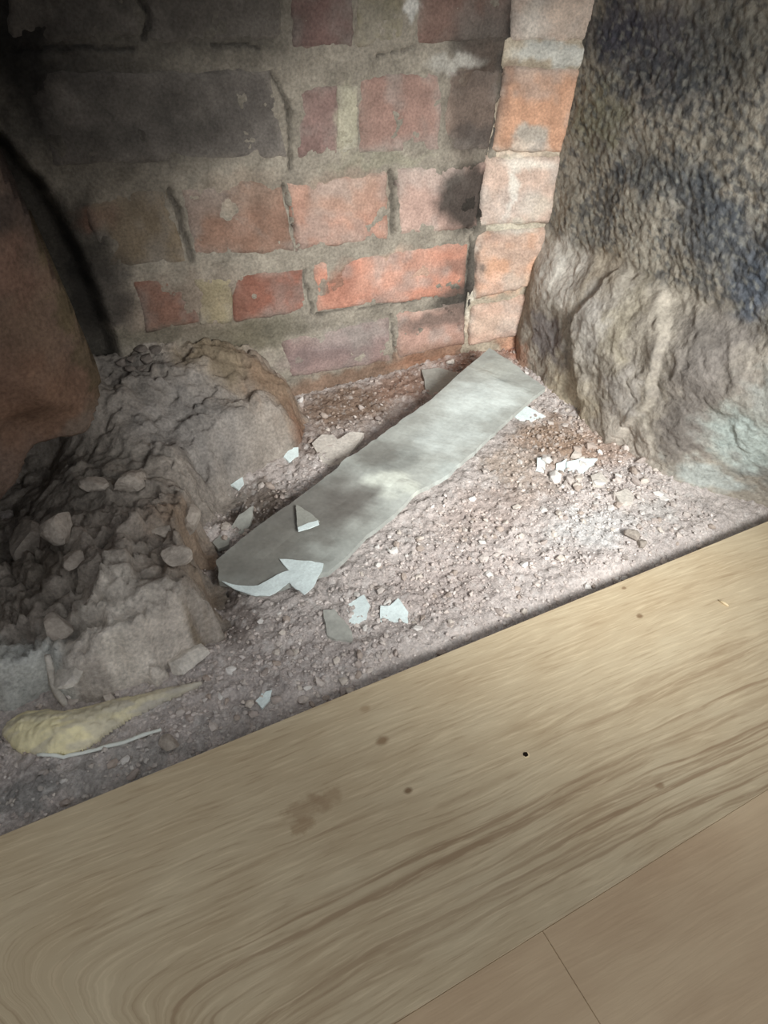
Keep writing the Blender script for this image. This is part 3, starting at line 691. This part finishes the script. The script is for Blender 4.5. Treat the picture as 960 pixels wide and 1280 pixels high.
film = [(277, 727), (298, 733), (322, 733), (345, 720), (361, 713), (350, 699), (366, 699), (384, 702), (405, 706), (400, 718), (392, 733), (381, 744), (370, 736), (360, 728), (348, 738), (338, 745), (320, 745), (298, 739)]
fo = lying('loose_film', film, .0012, .0010, M['white_flake'], slate, 31); fo['label'] = 'torn white paint film at the near end'
tri = tag(lying('paint_flake', [(370, 632), (386, 642), (399, 653), (386, 657), (372, 663), (371, 648)], .0020, .0012, M['grey_flake'], None, 35), 'small grey triangular flake lying on top of the slate strip', 'flake')
te = lying('white_edge', [(372, 660), (386, 654), (398, 651), (399, 656), (387, 661), (373, 665)], .0036, .0008, M['white_flake'], tri, 36, .0004)

def gz(outline): return float(np.mean([hit(*p)[2] for p in outline]))
for (nm, ol, th, mt, lab, cat, tl) in [
    ('slate_chip', [(283, 668), (300, 652), (318, 644), (314, 660), (304, 674), (290, 682)], .004, 'slate_chip', 'leaf-shaped grey slate chip wedged between the slate strip and the rubble heap', 'chip', (.2, .25)),
    ('slate_chip', [(267, 681), (279, 668), (289, 672), (287, 684), (273, 688)], .004, 'slate_chip', 'small rounded grey chip at the tip of the leaf-shaped slate chip', 'chip', (.1, .1)),
    ('slate_chip', [(403, 768), (418, 767), (430, 778), (441, 792), (439, 802), (420, 800), (408, 796)], .003, 'slate_chip', 'smooth grey chip on the gravel left of the two white flakes', 'chip', (0, .12)),
    ('paint_flake', [(430, 760), (440, 753), (455, 748), (462, 760), (458, 774), (448, 778), (440, 783), (433, 772)], .0018, 'white_flake', 'white paint flake on the gravel between the smooth grey chip and another white flake', 'flake', (.1, .1)),
    ('paint_flake', [(475, 760), (487, 760), (497, 751), (503, 760), (510, 768), (508, 786), (492, 783), (476, 785)], .0018, 'white_flake', 'square white paint flake, furthest right of the flakes near the plank edge', 'flake', (.05, .15)),
    ('paint_flake', [(354, 572), (364, 563), (373, 562), (372, 571), (361, 577)], .002, 'white_flake', 'small bright white flake at the foot of the heap behind the slate strip', 'flake', (.1, .2)),
    ('plaster_piece', [(390, 560), (402, 550), (416, 551), (422, 556), (438, 548), (454, 549), (444, 564), (430, 582), (418, 587), (402, 580)], .006, 'stone_pale', 'flat pale plaster piece tucked behind the middle of the slate strip', 'plaster piece', (.05, .1)),
    ('slate_chip', [(526, 467), (548, 466), (572, 470), (560, 486), (545, 501), (533, 492)], .004, 'slate_chip', 'grey slate fragment sticking out behind the upper part of the slate strip', 'chip', (0, .1)),
    ('paint_flake', [(638, 519), (652, 510), (668, 515), (681, 521), (664, 526), (650, 525)], .002, 'white_flake', 'pale flake just right of the far end of the slate strip', 'flake', (0, .15)),
    ('paint_flake', [(671, 576), (680, 576), (681, 589), (670, 590)], .002, 'white_flake', 'small squarish white flake on brown soil, leftmost of three by the side wall', 'flake', (.1, .2)),
    ('paint_flake', [(695, 582), (707, 578), (706, 593), (694, 592)], .002, 'white_flake', 'small white flake touching the long pale flake by the side wall', 'flake', (.1, .2)),
    ('paint_flake', [(708, 580), (726, 577), (746, 578), (735, 587), (722, 596), (711, 600)], .002, 'white_flake', 'long pale flake lying on brown soil by the side wall', 'flake', (.1, .2)),
    ('paint_flake', [(321, 878), (328, 868), (341, 865), (338, 875), (329, 886)], .002, 'white_flake', 'bluish white flake close to the plank edge', 'flake', (.1, .1)),
    ('paint_flake', [(288, 607), (297, 602), (303, 596), (305, 606), (298, 613)], .002, 'white_flake', 'tiny white flake on the rubble above the leaf-shaped slate chip', 'flake', (.1, .1)),
    ('plaster_piece', [(766, 622), (780, 616), (792, 622), (789, 631), (775, 634)], .005, 'stone_pale', 'small pale plaster piece among the crumbs at the foot of the side wall', 'plaster piece', (0, .1)),
    ('plaster_piece', [(736, 600), (750, 596), (758, 604), (750, 612), (739, 610)], .005, 'stone_pale', 'small buff plaster piece just below the long pale flake', 'plaster piece', (0, .1)),
    ]:
    o = chip(nm, ol, gz(ol) + (.0004 if th < .004 else -.001), th, M[mt], tl, seed=len(lab), warp=.0016)
    tag(o, lab, cat)

# ------------------------------------------------------------------ lumps and stones
def stone_mesh(seed, sub=2, flat=.7, jag=.22):
    bm = bmesh.new(); bmesh.ops.create_icosphere(bm, subdivisions=sub, radius=1)
    r_ = random.Random(seed); dirs = [Vector((r_.gauss(0, 1), r_.gauss(0, 1), r_.gauss(0, 1))).normalized() for _ in range(9)]
    offs = [r_.uniform(.45, .85) for _ in dirs]
    for v in bm.verts:
        for d, k in zip(dirs, offs):                       # knock flats off the ball
            e = v.co.dot(d)-k
            if e > 0: v.co -= d*e*.9
        v.co *= 1+jag*.35*r_.uniform(-1, 1)*(1 if sub < 3 else .55)
        v.co.z *= flat
    me = bpy.data.meshes.new('stone'); bm.to_mesh(me); bm.free(); return me
def stone(name, px, py, rx, ry, mat, label, cat, seed, flat=.7, sink=.35, rot=0, sub=3, group=None):
    p = hit(px, py); dist = np.linalg.norm(p-np.array([0, 0, HC])); k = dist/FPX
    me = stone_mesh(seed, sub, 1.0)
    o = link(name, me, M[mat]); hz = min(rx, ry)*k*flat
    for v in me.vertices: v.co = Vector((v.co.x*rx*k, v.co.y*ry*k*1.25, v.co.z*hz + hz*(1-sink)))
    o.location = (p[0], p[1], p[2]-.0005); o.rotation_euler = (rng.uniform(-.15, .15), rng.uniform(-.15, .15), rot)
    tag(o, label, cat, group); return o
for i, a in enumerate([
    ('mortar_chunk', 118, 609, 17, 10, 'stone', 'oval grey mortar chunk below the overhanging jamb, beside a buff one', 'mortar chunk', .8, .25),
    ('mortar_chunk', 162, 609, 23, 14, 'stone', 'buff angular mortar chunk near the top of the rubble heap', 'mortar chunk', .8, .25),
    ('mortar_chunk', 78, 670, 22, 20, 'stone', 'rounded brown mortar chunk in the shade at the left of the heap', 'mortar chunk', .9, .2),
    ('mortar_chunk', 40, 690, 24, 30, 'stone', 'large dim grey mortar chunk at the left edge beside a rounded brown one', 'mortar chunk', .8, .3),
    ('mortar_chunk', 92, 706, 18, 12, 'stone', 'small mortar chunk just below the rounded brown one', 'mortar chunk', .8, .3),
    ('mortar_chunk', 72, 790, 20, 15, 'stone', 'mortar chunk sitting in the dark hollow at the left of the heap', 'mortar chunk', .9, .2),
    ('mortar_chunk', 238, 826, 31, 17, 'stone_pale', 'pale wedge of mortar at the near right foot of the heap', 'mortar chunk', .6, .25),
    ('mortar_chunk', 92, 848, 25, 14, 'stone_pale', 'pinkish plaster lump above the yellow foam', 'mortar chunk', .8, .25),
    ('mortar_chunk', 222, 700, 22, 14, 'stone', 'brown mortar chunk on the right flank of the heap', 'mortar chunk', .8, .35),
    ('mortar_chunk', 205, 668, 16, 11, 'stone', 'small buff mortar chunk in the middle of the rubble heap', 'mortar chunk', .8, .35),
    ('mortar_chunk', 238, 655, 18, 18, 'stone', 'tall mortar chunk at the upper right shoulder of the heap', 'mortar chunk', .9, .35),
    ('pebble', 212, 934, 13, 11, 'stone', 'round grey pebble at the right end of the white string', 'pebble', .9, .25),
    ('pebble', 635, 412 + 46, 7, 6, 'stone_pale', 'pale pebble behind the far end of the slate strip', 'pebble', .9, .2),
    ('pebble', 788, 672, 9, 8, 'stone', 'grey pebble near the plank edge in front of the side wall', 'pebble', .9, .2),
    ('pebble', 801, 682, 7, 6, 'stone', 'smaller grey pebble closest to the plank edge under the side wall', 'pebble', .9, .2),
    ('pebble', 562, 455, 6, 5, 'stone_pale', 'tiny pale pebble against the foot of the brick wall', 'pebble', .9, .2)]):
    stone(*a[:8], seed=500+i, flat=a[8], sink=a[9], rot=rng.uniform(-.5, .5))
for i, (px, py, rx, ry) in enumerate([(158, 437, 11, 6), (176, 440, 10, 7), (166, 450, 12, 5), (186, 452, 9, 7), (152, 456, 8, 6), (178, 462, 10, 5), (196, 440, 8, 6), (164, 463, 7, 5)]):
    stone('brick_shard', px, py, rx, ry, 'stone_dark', 'dark grey shard in the cluster below the left bricks of the back wall', 'shard', 560+i, .8, .2, rng.uniform(-1, 1), 2, 'dark shards piled in the corner')

# ------------------------------------------------------------------ gravel: countable crumbs and the dust-fine rest
GXX, GYY = np.meshgrid(np.arange(GZ.shape[0])*GST+GX0, np.arange(GZ.shape[1])*GST+GY0, indexing='ij')
SDH = poly_sd(heap_poly, GXX, GYY); SDS = poly_sd([q[:2] for q in spts], GXX, GYY); VNG = vn(GXX*18, GYY*18, 151)
def crumb_ok(x, y):
    if y < .262 or y > .652 or x > .548 or x < -.11: return False
    if look(SDH, GX0, GY0, x, y) > .004 or look(SDS, GX0, GY0, x, y) > -.004: return False
    return True
tints = [(216, 211, 206), (196, 186, 179), (176, 164, 157), (204, 194, 184), (174, 160, 150)]
protos = []
for k in range(10):
    me = stone_mesh(700+k, 1, .75); set_col(me, np.tile(lin(tints[k % 5]), (len(me.vertices), 1))); me.materials.append(M['gravel']); protos.append(me)
def dens(x, y):
    d = .35 + .65*look(VNG, GX0, GY0, x, y)
    for (c_, r, k) in DENS:
        d += k*math.exp(-((x-c_[0])**2+(y-c_[1])**2)/r**2)
    if y > .52 and x < .45: d *= .35
    return d
DENS = [(gxy(px, py), r, k) for (px, py, r, k) in [(740, 610, .05, 1.0), (690, 540, .04, .7), (780, 600, .04, 1.0), (600, 690, .07, .5), (480, 800, .06, .6), (120, 960, .08, .4), (300, 900, .05, .3), (430, 570, .04, .4)]]
FRAG = gxy(745, 585); cnt = 0; tries = 0
lab_c = 'small pale mortar crumb lying loose on the dusty ground'
while cnt < 300 and tries < 9000:
    tries += 1
    x, y = rng.uniform(-.11, .55), rng.uniform(.262, .65)
    if not crumb_ok(x, y) or rng.random() > dens(x, y)*.6: continue
    r_ = rng.uniform(.0028, .0052)*(1.25 if rng.random() < .12 else 1)
    dull = Cg0[int((x-GX0)/GST), int((y-GY0)/GST)].mean() < .30
    o = bpy.data.objects.new('mortar_crumb', protos[rng.choice((2, 4, 7, 9, 4, 1)) if dull else rng.randrange(10)]); COL.objects.link(o)
    if math.hypot(x-FRAG[0], y-FRAG[1]) < .055: r_ *= rng.uniform(1.1, 1.9)
    o.scale = (r_*rng.uniform(.8, 1.4), r_*rng.uniform(.7, 1.1), r_*rng.uniform(.6, .9)); o.rotation_euler = (rng.uniform(-.5, .5), rng.uniform(-.5, .5), rng.uniform(0, 6.3))
    o.location = (x, y, G(x, y)+r_*.28); tag(o, lab_c, 'crumb', 'mortar crumbs on the hearth bed'); cnt += 1
VV = []; FF = []; CC = []; n0 = 0; tpl = []
for k in range(8):
    me = stone_mesh(800+k, 1, .75); tpl.append((np.array([v.co for v in me.vertices]), np.array([p.vertices for p in me.polygons])))
pts = nr.uniform((-.12, .258), (.55, .65), (26000, 2)); made = 0
zs = ground_z(pts[:, 0], pts[:, 1])
ok = (poly_sd(heap_poly, pts[:, 0], pts[:, 1]) < .002) & (poly_sd([q[:2] for q in spts], pts[:, 0], pts[:, 1]) < -.001)
for (x, y), z, g in zip(pts, zs, ok):
    if not g or nr.rand() > dens(x, y)*.55: continue
    v, f = tpl[nr.randint(8)]; r_ = .0008+.0017*nr.rand()**2; a = nr.rand()*6.3
    q = v*np.array([r_*(.8+.7*nr.rand()), r_, r_*.8]); q = np.stack([q[:, 0]*math.cos(a)-q[:, 1]*math.sin(a), q[:, 0]*math.sin(a)+q[:, 1]*math.cos(a), q[:, 2]], 1)
    VV.append(q+[x, y, z+r_*.3]); FF.append(f+n0); n0 += len(v); soil = Cg0[int((x-GX0)/GST), int((y-GY0)/GST)]; mixk = .45+.35*nr.rand(); CC.append(np.tile((lin(tints[nr.randint(5)])*(1-mixk)+soil*1.12*mixk)*(.8+.4*nr.rand()), (len(v), 1)))
    made += 1
    if made >= 9000: break
gv = link('fine_gravel', mesh_np('fine_gravel', np.vstack(VV), np.vstack(FF), np.vstack(CC), False), M['gravel'])
gv['kind'] = 'stuff'; gv['label'] = 'fine pale mortar grit strewn over the dirt'; gv.parent = ground

# ------------------------------------------------------------------ yellow foam, string, slivers, splinter
foam_px = [(3, 924), (10, 908), (34, 893), (60, 890), (84, 893), (104, 886), (135, 876), (170, 868), (205, 860), (245, 850), (262, 848), (225, 866), (196, 880), (165, 896), (140, 912), (122, 926), (104, 940), (84, 947), (55, 947), (25, 943)]
def foam():
    xy = np.array([gxy(*p, G0+.006) for p in foam_px]); st = .0008
    xs = np.arange(xy[:, 0].min()-.003, xy[:, 0].max()+.003, st); ys = np.arange(xy[:, 1].min()-.003, xy[:, 1].max()+.003, st)
    X, Y = np.meshgrid(xs, ys, indexing='ij'); sd = poly_sd(xy, X, Y) + fbm(X*120, Y*120, 2, 161)*.001
    base = np.maximum(ground_z(X, Y), np.where(heap_z(X, Y)[1] > -.014, heap_z(X, Y)[0], -9))
    base = G0+.0015+.006*sst(.10, -.06, X) + .35*(np.minimum(base, G0+.014)-G0-.006*sst(.10, -.06, X))
    left = sst(.02, -.06, X)
    Z = base + .0005 + np.sqrt(np.clip(sd, 0, .012)/.012)*(.0045+.0065*left) + fbm(X*30+Y*20, Y*110, 2, 163)*.0013
    keep = (sd > 0).ravel(); F = grid_faces(*X.shape); F = F[keep[F].all(1)]; used = np.unique(F); rm = -np.ones(X.size, int); rm[used] = np.arange(len(used))
    k = np.clip(sst(-.035, .035, X)*.8 + .55*sst(-.1, .4, fbm(X*50+Y*30, Y*160, 3, 165)), 0, .92)[..., None]; C = lin((234, 223, 182))*(1-k) + lin((190, 183, 172))*k
    me = mesh_np('yellow_foam', np.stack([X, Y, Z], -1).reshape(-1, 3)[used], rm[F], C.reshape(-1, 3)[used])
    bm = bmesh.new(); bm.from_mesh(me); r = bmesh.ops.extrude_edge_only(bm, edges=[e for e in bm.edges if e.is_boundary])
    for v in r['geom']:
        if isinstance(v, bmesh.types.BMVert): v.co.z -= .004
    bmesh.ops.recalc_face_normals(bm, faces=bm.faces); bm.to_mesh(me); bm.free()
    loc = centred(me); return link('yellow_foam', me, M['foam'], None, loc)
tag(foam(), 'dried yellowish foam smeared along the ground at the left edge', 'foam')
def tube(name, pts, radii, mat, n=8):
    pts = [np.array(p) for p in pts]; V = []; F = []
    for i, p in enumerate(pts):
        t = pts[min(i+1, len(pts)-1)]-pts[max(i-1, 0)]; t /= np.linalg.norm(t)
        a = np.cross(t, [0, 0, 1.]); a /= np.linalg.norm(a); b = np.cross(a, t)
        for k in range(n):
            an = 2*math.pi*k/n; V.append(p+radii[i]*(a*math.cos(an)+b*math.sin(an)))
    for i in range(len(pts)-1):
        for k in range(n): F.append([i*n+k, i*n+(k+1) % n, (i+1)*n+(k+1) % n, (i+1)*n+k])
    F.append(list(range(n))[::-1]); F.append([(len(pts)-1)*n+k for k in range(n)])
    me = mesh_np(name, np.array(V), F); bm = bmesh.new(); bm.from_mesh(me); bmesh.ops.recalc_face_normals(bm, faces=bm.faces); bm.to_mesh(me); bm.free()
    loc = centred(me); return link(name, me, mat, None, loc)
sp_ = []
for a, b in zip([(48, 946), (80, 948), (112, 940), (146, 929), (180, 916), (208, 908)][:-1], [(80, 948), (112, 940), (146, 929), (180, 916), (208, 908)]):
    for k in range(4):
        p = (a[0]+(b[0]-a[0])*k/4, a[1]+(b[1]-a[1])*k/4); q = gxy(*p, G0+.006); sp_.append((q[0], q[1], max(TOP(q[0], q[1])+.0015, G0+.004)))
tag(tube('string', sp_, [.0011+.0004*rng.random() for _ in sp_], M['string']), 'pale string running out from under the yellow foam', 'string')
sl = []
for (px, py, lift) in [(62, 826, .012), (66, 842, .009), (68, 856, .006), (74, 868, .003), (82, 882, .001)]:
    p = hit(px, py); sl.append((p[0], p[1], p[2]+lift*.5))
tag(tube('plaster_sliver', sl, [.0022, .0030, .0032, .0034, .0020], M['stone_pale'], 6), 'upright pale plaster sliver above the yellow foam', 'plaster piece')
a = pt(898, 751); b = pt(910, 758)
tag(tube('wood_splinter', [(a[0], a[1], .0008), ((a[0]+b[0])/2, (a[1]+b[1])/2, .0011), (b[0], b[1], .0008)], [.0006, .0012, .0007], M['splinter'], 6), 'tiny pale splinter on the plank near the right edge', 'splinter')
